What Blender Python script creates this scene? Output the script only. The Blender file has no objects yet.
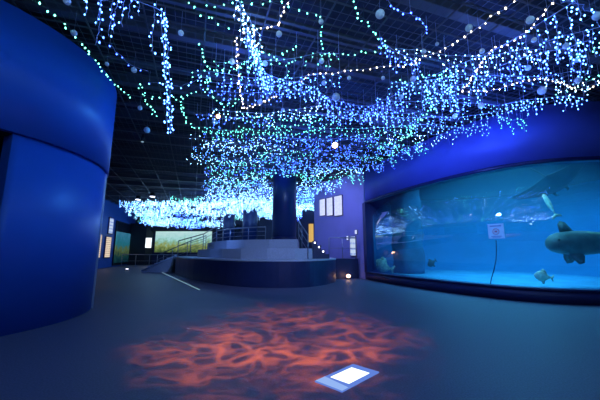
import bpy, bmesh, math, random
from mathutils import Vector, Matrix
R = random.Random(7)
sc = bpy.context.scene
C = sc.collection
F, H = 308.0, 1.2
TH = math.atan(52 / 308)
CT, ST = math.cos(TH), math.sin(TH)

# ---------------------------------------------------------------- helpers
def ray(u, v):
    x = (u - 300) / F; y = -(v - 200) / F
    return Vector((x, CT - ST * y, ST + CT * y))
def at_z(u, v, z):
    r = ray(u, v); return Vector((0, 0, H)) + r * ((z - H) / r.z)
def at_y(u, v, y):
    r = ray(u, v); return Vector((0, 0, H)) + r * (y / r.y)

class MB:
    """collects shapes into one mesh"""
    def __init__(s): s.v = []; s.f = []; s.m = []; s.sm = []
    def add(s, vs, fs, mi=0, smooth=False):
        o = len(s.v); s.v += [tuple(p) for p in vs]
        for f in fs:
            s.f.append(tuple(o + i for i in f)); s.m.append(mi); s.sm.append(smooth)
    def box(s, c, d, mi=0, rz=0.0, mat=None):
        c = Vector(c); hx, hy, hz = d[0] / 2, d[1] / 2, d[2] / 2
        M = mat if mat else Matrix.Rotation(rz, 3, 'Z')
        vs = [c + M @ Vector((x, y, z)) for z in (-hz, hz) for (x, y) in ((-hx, -hy), (hx, -hy), (hx, hy), (-hx, hy))]
        s.add(vs, [(3, 2, 1, 0), (4, 5, 6, 7), (0, 1, 5, 4), (1, 2, 6, 5), (2, 3, 7, 6), (3, 0, 4, 7)], mi)
    def tube(s, pts, r, n=6, mi=0, caps=True, smooth=True):
        pts = [Vector(p) for p in pts]; rings = []
        rs = r if isinstance(r, (list, tuple)) else [r] * len(pts)
        for i, p in enumerate(pts):
            t = (pts[min(i + 1, len(pts) - 1)] - pts[max(i - 1, 0)])
            if t.length < 1e-9: t = Vector((0, 0, 1))
            t.normalize()
            a = Vector((0, 0, 1)) if abs(t.z) < .9 else Vector((1, 0, 0))
            x = t.cross(a).normalized(); y = t.cross(x)
            rings.append([p + (x * math.cos(2 * math.pi * k / n) + y * math.sin(2 * math.pi * k / n)) * rs[i] for k in range(n)])
        vs = [q for g in rings for q in g]; fs = []
        for i in range(len(pts) - 1):
            for k in range(n):
                a, b = i * n + k, i * n + (k + 1) % n
                fs.append((a, b, b + n, a + n))
        if caps:
            fs.append(tuple(reversed(range(n)))); o = (len(pts) - 1) * n; fs.append(tuple(o + k for k in range(n)))
        s.add(vs, fs, mi, smooth)
    def lathe(s, prof, n=16, mi=0, c=(0, 0, 0), mat=None, smooth=True):
        c = Vector(c); vs = []; fs = []
        M = mat if mat else Matrix.Identity(3)
        for (r, z) in prof:
            for k in range(n):
                a = 2 * math.pi * k / n
                vs.append(c + M @ Vector((r * math.cos(a), r * math.sin(a), z)))
        for i in range(len(prof) - 1):
            for k in range(n):
                a, b = i * n + k, i * n + (k + 1) % n
                fs.append((a, b, b + n, a + n))
        fs.append(tuple(reversed(range(n)))); o = (len(prof) - 1) * n; fs.append(tuple(o + k for k in range(n)))
        s.add(vs, fs, mi, smooth)
    def prism(s, poly, z0, z1, mi=0):
        n = len(poly)
        ar = sum(poly[i][0] * poly[(i + 1) % n][1] - poly[(i + 1) % n][0] * poly[i][1] for i in range(n))
        if ar < 0: poly = poly[::-1]
        vs = [(p[0], p[1], z0) for p in poly] + [(p[0], p[1], z1) for p in poly]
        fs = [tuple(reversed(range(n))), tuple(range(n, 2 * n))] + [(i, (i + 1) % n, n + (i + 1) % n, n + i) for i in range(n)]
        s.add(vs, fs, mi)
    def ribbon(s, pts, z0, z1, t, mi=0, off=0.0, smooth=False):
        """wall of thickness t along pts; grows to the right of the walking direction"""
        n = len(pts); a = []; b = []
        for i, p in enumerate(pts):
            q0, q1 = Vector(pts[max(i - 1, 0)]), Vector(pts[min(i + 1, n - 1)])
            d = (q1 - q0).normalized(); nr = Vector((d.y, -d.x)); p = Vector(p)
            a.append(p + nr * off); b.append(p + nr * (off + t))
        vs = [(p.x, p.y, z0) for p in a] + [(p.x, p.y, z1) for p in a] + [(p.x, p.y, z0) for p in b] + [(p.x, p.y, z1) for p in b]
        side = []; rest = []
        for i in range(n - 1):
            side += [(i + 1, i, n + i, n + i + 1), (2 * n + i, 2 * n + i + 1, 3 * n + i + 1, 3 * n + i)]
            rest += [(n + i, 3 * n + i, 3 * n + i + 1, n + i + 1), (i, i + 1, 2 * n + i + 1, 2 * n + i)]
        rest += [(0, 2 * n, 3 * n, n), (n - 1, 2 * n - 1, 4 * n - 1, 3 * n - 1)]
        o = len(s.v); s.v += vs
        for f in side: s.f.append(tuple(o + i for i in f)); s.m.append(mi); s.sm.append(smooth)
        for f in rest: s.f.append(tuple(o + i for i in f)); s.m.append(mi); s.sm.append(False)
    def bulb(s, p, r, mi=0):
        p = Vector(p)
        s.add([p + Vector(q) * r for q in ((1, 0, 0), (0, 1, 0), (-1, 0, 0), (0, -1, 0), (0, 0, 1.3), (0, 0, -1.3))],
              [(0, 1, 4), (1, 2, 4), (2, 3, 4), (3, 0, 4), (1, 0, 5), (2, 1, 5), (3, 2, 5), (0, 3, 5)], mi)
    def mesh(s, name, mats):
        me = bpy.data.meshes.new(name); me.from_pydata(s.v, [], s.f)
        for m in (mats if isinstance(mats, (list, tuple)) else [mats]): me.materials.append(m)
        me.polygons.foreach_set('material_index', s.m); me.polygons.foreach_set('use_smooth', s.sm); me.update()
        if len(s.f) < 6000:
            bm = bmesh.new(); bm.from_mesh(me); bmesh.ops.recalc_face_normals(bm, faces=bm.faces); bm.to_mesh(me); bm.free()
        return me
    def build(s, name, mats, parent=None):
        return link(name, s.mesh(name, mats), parent)
def link(name, data, parent=None, loc=None):
    o = bpy.data.objects.new(name, data); C.objects.link(o)
    if parent: o.parent = parent; 
    if loc is not None: o.location = loc
    return o
def tag(o, label, cat, group=None, kind=None):
    if label: o['label'] = label
    if cat: o['category'] = cat
    if group: o['group'] = group
    if kind: o['kind'] = kind
    return o
def thing(name, label, cat, loc=(0, 0, 0), group=None):
    o = link(name, None, None, loc); o.empty_display_size = .1
    return tag(o, label, cat, group)
def struct(o, label=None, cat=None):
    o['kind'] = 'structure'
    if label: o['label'] = label
    if cat: o['category'] = cat
    return o
class Local(MB):
    """MB whose points are given in world space and stored relative to an origin"""
    def __init__(s, o): super().__init__(); s.o = Vector(o)
    def build(s, name, mats, parent=None):
        s.v = [(a - s.o.x, b - s.o.y, c - s.o.z) for a, b, c in s.v]
        return super().build(name, mats, parent)

# ---------------------------------------------------------------- materials
def mat(name, col, rough=.6, metal=0.0, spec=.5, noise=0.0, nscale=4.0, bump=0.0, emit=None, es=1.0):
    m = bpy.data.materials.new(name); m.use_nodes = True
    nt = m.node_tree; b = nt.nodes['Principled BSDF']
    b.inputs['Base Color'].default_value = (*col, 1); b.inputs['Roughness'].default_value = rough
    b.inputs['Metallic'].default_value = metal; b.inputs['Specular IOR Level'].default_value = spec
    if noise or bump:
        tc = nt.nodes.new('ShaderNodeTexCoord'); n = nt.nodes.new('ShaderNodeTexNoise')
        n.inputs['Scale'].default_value = nscale; n.inputs['Detail'].default_value = 6
        nt.links.new(tc.outputs['Object'], n.inputs['Vector'])
        if noise:
            r = nt.nodes.new('ShaderNodeValToRGB')
            r.color_ramp.elements[0].color = (*[c * (1 - noise) for c in col], 1)
            r.color_ramp.elements[1].color = (*[min(1, c * (1 + noise)) for c in col], 1)
            r.color_ramp.elements[0].position = .3; r.color_ramp.elements[1].position = .7
            nt.links.new(n.outputs['Fac'], r.inputs['Fac']); nt.links.new(r.outputs['Color'], b.inputs['Base Color'])
        if bump:
            bp = nt.nodes.new('ShaderNodeBump'); bp.inputs['Strength'].default_value = bump; bp.inputs['Distance'].default_value = .02
            nt.links.new(n.outputs['Fac'], bp.inputs['Height']); nt.links.new(bp.outputs['Normal'], b.inputs['Normal'])
    if emit:
        b.inputs['Emission Color'].default_value = (*emit, 1); b.inputs['Emission Strength'].default_value = es
    return m
M = {}
M['floor'] = mat('carpet', (.115, .115, .19), .5, spec=.4, noise=.25, nscale=60, bump=.15)
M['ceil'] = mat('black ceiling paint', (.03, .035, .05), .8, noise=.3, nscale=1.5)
M['grid'] = mat('ceiling mesh wire', (.10, .11, .14), .45, metal=.3)
M['beam'] = mat('painted steel', (.10, .11, .15), .5)
M['wall_l'] = mat('blue wall paint', (.02, .12, .55), .42, spec=.35, noise=.05, nscale=1.2)
M['wall_r'] = mat('royal blue wall paint', (.08, .11, .50), .5, spec=.35, noise=.06, nscale=1.0)
M['wall_p'] = mat('violet wall paint', (.27, .27, .60), .55, noise=.05, nscale=1.3)
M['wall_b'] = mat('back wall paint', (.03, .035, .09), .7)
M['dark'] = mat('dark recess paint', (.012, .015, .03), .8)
M['frame'] = mat('navy tank frame', (.012, .016, .09), .35, spec=.5)
M['base'] = mat('navy skirting', (.02, .025, .12), .45)
M['trim'] = mat('brushed steel trim', (.55, .62, .75), .35, metal=.4)
M['hull'] = mat('navy platform panel', (.022, .032, .10), .38, spec=.5, noise=.12, nscale=2)
M['tier'] = mat('grey tier carpet', (.48, .50, .58), .7, noise=.12, nscale=30)
M['col'] = mat('blue black column paint', (.02, .045, .16), .3, spec=.5)
M['steel'] = mat('rail steel', (.30, .33, .40), .35, metal=.7)
M['blackm'] = mat('black lamp housing', (.02, .02, .025), .4)
M['wire'] = mat('white light cord', (.5, .6, .9), .5)
M['wire_g'] = mat('green light cord', (.03, .10, .09), .5)
M['cordd'] = mat('thin hanging thread', (.25, .3, .45), .6)
M['bauble'] = mat('frosted plastic ball', (.80, .92, 1.0), .35, noise=.15, nscale=14)
M['cap'] = mat('silver ornament cap', (.7, .75, .8), .3, metal=1)
def emis(name, col, s):
    m = bpy.data.materials.new(name); m.use_nodes = True; nt = m.node_tree; nt.nodes.clear()
    e = nt.nodes.new('ShaderNodeEmission'); o = nt.nodes.new('ShaderNodeOutputMaterial')
    e.inputs['Color'].default_value = (*col, 1); e.inputs['Strength'].default_value = s
    nt.links.new(e.outputs[0], o.inputs[0]); return m
BL = {'ice': emis('ice blue bulb', (.08, .26, 1.0), 17), 'green': emis('sea green bulb', (.14, .85, .62), 9),
      'warm': emis('warm white bulb', (1.0, .82, .58), 10), 'blue': emis('blue bulb', (.045, .12, 1.0), 17),
      'white': emis('cool white bulb', (.28, .60, 1.0), 18)}
M['spotlens'] = emis('warm lamp lens', (1.0, .72, .38), 14)
M['steplens'] = emis('step lamp lens', (.8, .8, 1.0), 5)
M['warmlens'] = emis('floor lamp lens', (1.0, .55, .3), 7)
M['strip'] = emis('floor strip diffuser', (.35, .6, .8), .55)
M['panelwhite'] = emis('white lit inset', (.85, .95, 1.0), 1.6)

def striped(name, bg, fg, scale, es):
    """backlit print: rows of dark lettering-like marks on a pale sheet"""
    m = bpy.data.materials.new(name); m.use_nodes = True; nt = m.node_tree; nt.nodes.clear()
    N = nt.nodes.new; L = nt.links.new
    tc = N('ShaderNodeTexCoord'); w = N('ShaderNodeTexWave'); w.bands_direction = 'Z'; w.inputs['Scale'].default_value = scale
    w.inputs['Distortion'].default_value = 0; n = N('ShaderNodeTexNoise'); n.inputs['Scale'].default_value = 9
    mx = N('ShaderNodeMath'); mx.operation = 'MULTIPLY'; r = N('ShaderNodeValToRGB')
    r.color_ramp.elements[0].position = .25; r.color_ramp.elements[1].position = .5
    r.color_ramp.elements[0].color = (*bg, 1); r.color_ramp.elements[1].color = (*fg, 1)
    e = N('ShaderNodeEmission'); e.inputs['Strength'].default_value = es; o = N('ShaderNodeOutputMaterial')
    L(tc.outputs['Object'], w.inputs['Vector']); L(tc.outputs['Object'], n.inputs['Vector'])
    L(w.outputs['Fac'], mx.inputs[0]); L(n.outputs['Fac'], mx.inputs[1]); L(mx.outputs[0], r.inputs['Fac'])
    L(r.outputs['Color'], e.inputs['Color']); L(e.outputs[0], o.inputs[0]); return m
M['print'] = striped('backlit text panel', (.62, .70, 1.0), (.45, .5, .8), 5, 1.15)
M['printwarm'] = striped('backlit picture panel', (1.0, .82, .62), (.45, .32, .3), 2.2, .8)
M['printcool'] = striped('cool backlit panel', (.6, .75, 1.0), (.25, .38, .9), 1.2, .85)

def scenic(name, zlo, zhi, es, stops):
    """lit seabed picture: colour bands by height broken with noise"""
    m = bpy.data.materials.new(name); m.use_nodes = True; nt = m.node_tree; nt.nodes.clear()
    N = nt.nodes.new; L = nt.links.new
    tc = N('ShaderNodeTexCoord'); sx = N('ShaderNodeSeparateXYZ'); n = N('ShaderNodeTexNoise'); n.inputs['Scale'].default_value = 2.6; n.inputs['Detail'].default_value = 8; n.inputs['Roughness'].default_value = .65
    mr = N('ShaderNodeMapRange'); mr.inputs['From Min'].default_value = zlo; mr.inputs['From Max'].default_value = zhi
    ad = N('ShaderNodeMath'); ad.operation = 'MULTIPLY_ADD'; ad.inputs[1].default_value = .9; sb = N('ShaderNodeMath'); sb.operation = 'SUBTRACT'; sb.inputs[1].default_value = .45
    r = N('ShaderNodeValToRGB'); el = r.color_ramp.elements
    el[0].position, el[0].color = stops[0][0], (*stops[0][1], 1); el[1].position, el[1].color = stops[-1][0], (*stops[-1][1], 1)
    for p, c in stops[1:-1]:
        q = el.new(p); q.color = (*c, 1)
    e = N('ShaderNodeEmission'); e.inputs['Strength'].default_value = es; o = N('ShaderNodeOutputMaterial')
    L(tc.outputs['Object'], sx.inputs[0]); L(sx.outputs['Z'], mr.inputs['Value']); L(tc.outputs['Object'], n.inputs['Vector'])
    L(n.outputs['Fac'], ad.inputs[0]); L(mr.outputs[0], ad.inputs[2]); L(ad.outputs[0], sb.inputs[0]); L(sb.outputs[0], r.inputs['Fac'])
    L(r.outputs['Color'], e.inputs['Color']); L(e.outputs[0], o.inputs[0]); return m
M['scene'] = scenic('lit seabed mural', 1.0, 3.2, .75, [(0, (.02, .05, .03)), (.2, (.14, .22, .07)), (.38, (.34, .42, .14)), (.52, (.30, .60, .45)), (.68, (.45, .85, .85)), (1, (.62, .95, .95))])
M['scene2'] = scenic('lit small tank water', .3, 2.7, .45, [(0, (.01, .06, .08)), (.25, (.02, .12, .12)), (.45, (.30, .38, .10)), (.62, (.05, .45, .50)), (.95, (.10, .55, .75)), (1, (.15, .6, .85))])

def glass(name, tint, ior=1.45, rough=0.0, boost=1.0):
    m = bpy.data.materials.new(name); m.use_nodes = True; nt = m.node_tree; nt.nodes.clear()
    N = nt.nodes.new; L = nt.links.new
    t = N('ShaderNodeBsdfTransparent'); t.inputs['Color'].default_value = (*tint, 1)
    g = N('ShaderNodeBsdfGlossy'); g.inputs['Roughness'].default_value = rough
    fr = N('ShaderNodeFresnel'); fr.inputs['IOR'].default_value = ior
    mul = N('ShaderNodeMath'); mul.operation = 'MULTIPLY'; mul.inputs[1].default_value = boost; mul.use_clamp = True
    mx = N('ShaderNodeMixShader'); o = N('ShaderNodeOutputMaterial')
    ge = N('ShaderNodeNewGeometry'); iv = N('ShaderNodeMath'); iv.operation = 'SUBTRACT'; iv.inputs[0].default_value = 1
    m3 = N('ShaderNodeMath'); m3.operation = 'MULTIPLY'; L(ge.outputs['Backfacing'], iv.inputs[1]); L(iv.outputs[0], m3.inputs[0]); L(fr.outputs[0], m3.inputs[1])
    L(m3.outputs[0], mul.inputs[0]); L(mul.outputs[0], mx.inputs[0]); L(t.outputs[0], mx.inputs[1]); L(g.outputs[0], mx.inputs[2]); L(mx.outputs[0], o.inputs[0]); return m
M['glass'] = glass('aquarium acrylic', (.88, .95, 1.0), 1.5, 0.0, 4.5)
M['pane'] = glass('clear balustrade glass', (.80, .86, .95), 1.45, .02)

# ---------------------------------------------------------------- setting
b = MB(); b.prism([(-19, -3), (14, -3), (14, 33), (-19, 33)], -.12, 0); struct(b.build('floor', M['floor']), 'dark grey blue carpeted floor of the hall', 'floor')
b = MB(); b.prism([(-19, -3), (14, -3), (14, 33), (-19, 33)], 5.75, 5.9); struct(b.build('ceiling', M['ceil']), 'black painted ceiling above the mesh grid', 'ceiling')

ANG = math.radians(19)
def clipline(org, d, x0, x1, y0, y1):
    t0, t1 = -1e9, 1e9
    for o_, dd, lo, hi in ((org[0], d[0], x0, x1), (org[1], d[1], y0, y1)):
        if abs(dd) < 1e-9: continue
        a, c = (lo - o_) / dd, (hi - o_) / dd
        t0 = max(t0, min(a, c)); t1 = min(t1, max(a, c))
    return (t0, t1) if t1 > t0 else None
def gridlines(b, ang, sp, x0, x1, y0, y1, z, w):
    d = (math.cos(ang), math.sin(ang)); n = (-d[1], d[0])
    for k in range(-400, 400):
        org = (n[0] * k * sp, n[1] * k * sp)
        t = clipline(org, d, x0, x1, y0, y1)
        if not t: continue
        p = Vector((org[0] + d[0] * t[0], org[1] + d[1] * t[0], z)); q = Vector((org[0] + d[0] * t[1], org[1] + d[1] * t[1], z))
        b.box((p + q) / 2, ((q - p).length, w, w), 0, ang)
b = MB()
gridlines(b, ANG, .16, -8, 11, 1.5, 15, 5.06, .007); gridlines(b, ANG + math.pi / 2, .16, -8, 11, 1.5, 15, 5.06, .007)
gridlines(b, ANG, .48, -18.8, 11, -2.9, 32.8, 5.075, .02); gridlines(b, ANG + math.pi / 2, .96, -18.8, 11, -2.9, 32.8, 5.075, .024)
struct(b.build('ceiling.001', M['grid']), 'open wire mesh grid hung under the ceiling', 'ceiling grid')
b = MB()
d = (math.cos(ANG), math.sin(ANG)); n = (-d[1], d[0])
for k in range(1, 30):
    off = .35 + k * 1.05
    org = (n[0] * off, n[1] * off); t = clipline(org, d, -18.8, 11, 1.5, 32.8)
    if not t: continue
    p = Vector((org[0] + d[0] * t[0], org[1] + d[1] * t[0], 0)); q = Vector((org[0] + d[0] * t[1], org[1] + d[1] * t[1], 0))
    L_ = (q - p).length; c_ = (p + q) / 2
    if k % 2:
        for z, w, h in ((5.14, .16, .02), (5.26, .02, .22), (5.38, .16, .02)): b.box((c_.x, c_.y, z), (L_, w, h), 0, ANG)
    else:
        b.box((c_.x, c_.y, 5.12), (L_, .05, .06), 0, ANG); b.box((c_.x + .25 * n[0], c_.y + .25 * n[1], 5.2), (L_, .07, .07), 0, ANG)
struct(b.build('trim_1', M['beam']), 'steel beams and pipes over the ceiling mesh', 'ceiling beams')

# left curved wall
CC = (-6.9, 5.6)
def arc(r, a0, a1, n=40, c=CC):
    return [(c[0] + r * math.cos(math.radians(a0 + (a1 - a0) * i / n)), c[1] + r * math.sin(math.radians(a0 + (a1 - a0) * i / n))) for i in range(n + 1)]
b = MB(); b.ribbon(arc(2.80, 85, -95, 72), 3.0, 4.98, .25, smooth=True); struct(b.build('wall_left', M['wall_l']), 'upper band of the curved blue wall on the left', 'wall')
b = MB(); b.ribbon(arc(2.74, 80, -24, 48), 0, 3.0, .25, smooth=True); struct(b.build('wall_left_lower', M['wall_l']), 'lower drum of the curved blue wall on the left', 'wall')
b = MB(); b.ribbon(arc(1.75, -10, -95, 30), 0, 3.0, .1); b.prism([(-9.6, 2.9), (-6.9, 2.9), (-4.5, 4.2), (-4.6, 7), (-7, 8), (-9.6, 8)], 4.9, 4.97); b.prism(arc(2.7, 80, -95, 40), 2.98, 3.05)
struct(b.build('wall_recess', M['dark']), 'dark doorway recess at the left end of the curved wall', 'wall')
b = MB(); b.ribbon(arc(2.775, 31.2, 29.6, 3), 0.0, 2.99, .04); struct(b.build('trim_2', M['trim']), 'pale metal strip on the edge of the curved wall', 'trim')

# right wall: curved tank front
GC = [(3.05, 14.25), (3.25, 13.3), (3.52, 12.3), (3.87, 11.2), (4.32, 10.05), (4.85, 8.98), (5.45, 8.12), (6.2, 7.58), (7.15, 7.33), (8.2, 7.33), (9.4, 7.5), (10.6, 7.8)]
def smooth_curve(p, n=6):
    out = []
    for i in range(len(p) - 1):
        p0 = Vector(p[max(i - 1, 0)]); p1 = Vector(p[i]); p2 = Vector(p[i + 1]); p3 = Vector(p[min(i + 2, len(p) - 1)])
        for k in range(n):
            t = k / n
            out.append(tuple(.5 * ((2 * p1) + (p2 - p0) * t + (2 * p0 - 5 * p1 + 4 * p2 - p3) * t * t + (3 * p1 - p0 - 3 * p2 + p3) * t ** 3)))
    out.append(p[-1]); return out
GS = smooth_curve(GC)
GR = GS[::-1]             # walking towards the far end: the tank lies on the right-hand side
ZG0, ZG1 = .30, 3.46
b = MB(); b.ribbon(GR, ZG1, 4.98, .25, smooth=True); struct(b.build('wall_right', M['wall_r']), 'royal blue wall band curving over the big tank window', 'wall')
b = MB(); b.ribbon(GR, 0, ZG0, .3, off=-.10, smooth=True); struct(b.build('baseboard_right', M['base']), 'navy plinth under the big tank window', 'plinth')
b = MB(); b.ribbon(GR, ZG1 - .04, ZG1 + .06, .3, off=-.05, smooth=True); b.ribbon(GR, ZG0 - .02, ZG0 + .04, .34, off=-.12, smooth=True)
b.ribbon([(3.04, 14.0), (3.0, 14.4)], ZG0, ZG1, .34, off=-.06)
struct(b.build('trim_3', M['frame']), 'dark frame round the big tank window', 'window frame')
b = MB(); b.ribbon(GR, ZG0, ZG1, .05, off=.12, smooth=True); struct(b.build('window_1', M['glass']), 'curved acrylic window of the big tank', 'tank window')
WF = [(3.02, 14.3), (.80, 17.3)]
b = MB(); b.ribbon(WF, 0, 4.98, .25); b.ribbon([(.8, 17.3), (1.0, 18.2)], 0, 4.98, .25); struct(b.build('wall_right_far', M['wall_p']), 'violet lit wall beyond the big tank', 'wall')

# tank shell
TB = [(3.3, 14.45), (3.45, 17), (5.4, 19.8), (9.5, 20.5), (13, 18.5), (14.5, 14.5), (14.3, 11), (12.6, 8.6), (10.7, 7.9)]
TS = smooth_curve(TB, 5)
M['tankwall'] = mat('blue tank lining', (.03, .30, .55), .8, noise=.12, nscale=.7)
M['tankfloor'] = mat('pale tank floor', (.10, .44, .62), .9, noise=.18, nscale=1.2)
b = MB(); b.ribbon(TS[::-1], .05, 4.6, .2, off=-.2, smooth=True); co_ = []; KC = 10; q0 = 7
for i, p in enumerate(TS[q0:]):
    g_ = min(1, i / 6); cx, cy = 8.3, 13.0
    for k in range(KC + 1):
        a = math.pi / 2 * k / KC; f_ = 1 - .38 * g_ * (1 - math.cos(a)); co_.append((cx + (p[0] - cx) * f_, cy + (p[1] - cy) * f_, .185 + (2.6 * g_ + .02) * (1 - math.sin(a))))
nq = len(TS) - q0
b.add(co_, [(i * (KC + 1) + k, (i + 1) * (KC + 1) + k, (i + 1) * (KC + 1) + k + 1, i * (KC + 1) + k + 1) for i in range(nq - 1) for k in range(KC)], 0, True)
struct(b.build('wall_tank', M['tankwall']), 'blue lining of the big tank seen through the window', 'tank wall')
inner = TS + [(p[0] + .2, p[1] + .25) for p in GS[::-1]]
b = MB(); b.prism(inner, .02, .18); struct(b.build('floor_tank', M['tankfloor']), 'pale floor of the big tank', 'tank floor')
b = MB(); b.prism(inner, 4.62, 4.7); struct(b.build('ceiling_tank', M['dark']), 'dark lid over the big tank', 'tank lid')

# far left wall, back walls
WL = [(-12.9, 14.5), (-14.5, 22.0), (-16.6, 31.0)]
def onwl(y): return -14.5 + (y - 22.0) * (-2.1 / 9)
b = MB(); b.ribbon(WL, 0, 5.2, .3, off=-.3); struct(b.build('wall_left_far', M['wall_l']), 'blue wall at the far left of the hall', 'wall')
b = MB(); b.ribbon([(-17, 31.0), (8, 31.0)], 0, 5.2, -.3, off=-.0); struct(b.build('wall_back', M['wall_b']), 'dark wall at the far end of the hall', 'wall')
b = MB(); b.prism([(-17, 30.2), (-6, 30.2), (-6, 30.95), (-17, 30.95)], 3.25, 3.9); struct(b.build('trim_4', M['dark']), 'dark bulkhead over the far mural', 'bulkhead')
b = MB(); b.prism([(-16.2, 29.4), (-14.6, 29.4), (-14.6, 30.9), (-16.2, 30.9)], 0, 3.9); struct(b.build('wall_back_pier', M['dark']), 'dark pier at the far left corner', 'wall')

# ---------------------------------------------------------------- platform with tiers
hull = [(-7.6, 21), (-7.3, 18.4), (-5.2, 14.6), (-3.3, 12.2), (-2.3, 11.3), (-1.4, 10.85), (-.5, 10.72), (.2, 10.95), (.75, 11.5), (1.15, 12.2), (1.5, 13.2), (1.55, 15.0), (.75, 17.2), (.7, 21)]
hs = smooth_curve(hull[:12], 4) + hull[12:]
t = thing('viewing_platform', 'raised curved navy platform with grey steps in the middle of the hall', 'platform')
b = MB(); b.prism(hs, 0, .88); b.build('platform_body', M['hull'], t)
def inset(p, k, c=(-2.5, 17)): return [(c[0] + (x - c[0]) * k, c[1] + (y - c[1]) * k) for x, y in p]
b = MB(); b.prism(inset(hs, 1.004), .88, .93); b.build('platform_floor', M['tier'], t)
t1 = [(-6.4, 21), (-6.1, 18.6), (-4.3, 15.0), (-3.4, 13.6), (-2.4, 12.7), (-1.3, 12.25), (-.2, 12.25), (.50, 12.55), (.55, 17), (.5, 21)]
t2 = [(-5.9, 21), (-5.6, 18.8), (-4.4, 16.0), (-3.4, 14.4), (-2.4, 13.6), (-1.3, 13.2), (-.1, 13.1), (-.05, 17), (-.05, 21)]
b = MB(); b.prism(t1, .93, 1.34); b.build('tier', M['tier'], t)
b = MB(); b.prism(t2, 1.34, 1.73); b.build('tier', M['tier'], t)
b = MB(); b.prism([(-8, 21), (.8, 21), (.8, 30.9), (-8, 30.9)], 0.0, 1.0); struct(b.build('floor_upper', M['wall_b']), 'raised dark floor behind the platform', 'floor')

def column(x, y, r, z0, label):
    t = thing('column', label, 'column', (x, y, z0), 'columns in a row on the platform')
    b = MB(); b.lathe([(r, .12), (r, 5.6 - z0)], 40, smooth=True); b.build('shaft', M['col'], t)
    b = MB(); b.lathe([(r * 1.06, 0), (r * 1.06, .10), (r, .13)], 40, smooth=False); b.build('base_ring', M['frame'], t)
column(-.72, 14.05, .55, 1.73, 'thick dark blue round column nearest the camera, standing on the grey tiers')
column(-3.95, 24.3, .58, 1.0, 'second dark round column, between the nearest and the farthest ones')
column(-6.25, 27.0, .5, 1.0, 'farthest and thinnest-looking dark round column of the row')

# left stair of the platform
t = thing('stairs', 'grey stair going down to the left from the platform', 'stairs', (-9.0, 19.4, 0))
for i in range(5):
    b = Local((-9, 19.4, 0)); x1 = -7.62 - i * .36
    b.box((x1 - .18, 19.5, (.88 - i * .17) / 2), (.36, 1.5, .88 - i * .17)); b.build('step', M['tier'], t)
b = Local((-9, 19.4, 0)); b.tube([(-7.4, 18.7, 1.0), (-9.4, 18.7, .1)], .05, 6); b.build('stringer', M['trim'], t)
# handrails on the left stair
def railing(name, label, pts, hts, zlow, posts, mids=2, glassy=False):
    o = pts[0]
    t = thing(name, label, 'railing', o)
    b = Local(o); b.tube([(p[0], p[1], p[2] + hts) for p in pts], .028, 8); b.build('handrail', M['steel'], t)
    for k in range(mids):
        b = Local(o); zz = hts * (k + 1) / (mids + 1)
        b.tube([(p[0], p[1], p[2] + zz) for p in pts], .012, 6); b.build('rail', M['steel'], t)
    acc = []
    for i in range(len(pts) - 1):
        p, q = Vector(pts[i]), Vector(pts[i + 1]); n_ = max(1, int(round((q - p).length / posts)))
        acc += [p.lerp(q, k / n_) for k in range(n_)]
    acc.append(Vector(pts[-1]))
    for p in acc:
        b = Local(o); b.tube([p + Vector((0, 0, zlow)), p + Vector((0, 0, hts))], .022, 6); b.build('post', M['steel'], t)
    if glassy:
        for i in range(len(acc) - 1):
            p, q = acc[i], acc[i + 1]; b = Local(o); c_ = (p + q) / 2; dd = q - p
            b.box((c_.x, c_.y, c_.z + hts * .5), (dd.length * .94, .012, hts * .8), 0, math.atan2(dd.y, dd.x)); b.build('glass_panel', M['pane'], t)
railing('railing', 'sloping handrail along the far left stair of the platform', [(-9.2, 20.2, .1), (-7.3, 20.2, .93), (-6.0, 19.8, 1.34)], .9, 0, 1.0)
railing('railing', 'sloping handrail climbing the left edge of the tiers', [(-7.0, 17.9, .93), (-5.6, 18.0, 1.34), (-4.7, 17.4, 1.73)], .9, 0, .8)
railing('railing', 'straight handrail on the tiers left of the nearest column', [(-4.35, 16.2, 1.73), (-3.3, 14.6, 1.73), (-2.3, 13.8, 1.73), (-1.5, 13.45, 1.73)], .55, 0, .9)
railing('railing', 'short handrail right of the nearest column with a tall end post', [(-.06, 14.6, 1.73), (.08, 13.2, 1.34), (.32, 12.45, .93)], .95, 0, 1.1)
railing('railing', 'low barrier rail across the far left of the hall before the mural', [(-14.2, 25.0, 0), (-12.0, 25.0, 0), (-9.8, 25.0, 0)], 1.0, 0, 1.1, 1)
# right stair & walkway
t = thing('walkway', 'dark raised walkway between the platform and the violet wall', 'walkway', (1.6, 15, 0))
b = Local((1.6, 15, 0)); b.prism([(1.57, 14.3), (2.7, 14.55), (1.25, 16.5), (1.57, 15.05)], 0, .9); b.build('walkway_body', M['hull'], t)
t = thing('stairs', 'dark stair with small step lamps right of the nearest column', 'stairs', (.8, 13.3, .93))
for i in range(4):
    b = Local((.8, 13.3, .93)); b.box((.62 + i * .17, 13.5, .93 + (.72 - i * .18) / 2), (.17, 1.1, .72 - i * .18)); s_ = b.build('step', M['hull'], t)
    if i in (0, 1, 2):
        b = Local((.8, 13.3, .93)); b.lathe([(.028, 0), (.035, .02), (.02, .03)], 10, 0, (.62 + i * .17, 12.95, 1.58 - i * .18), Matrix.Rotation(math.pi / 2, 3, 'X')); b.build('step_lamp', M['steplens'], s_)
railing('railing', 'two bar railing of the walkway in front of the violet wall', [(1.33, 14.25, .9), (1.95, 14.35, .9), (2.62, 14.5, .9)], .95, 0, .7, 1)

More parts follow.
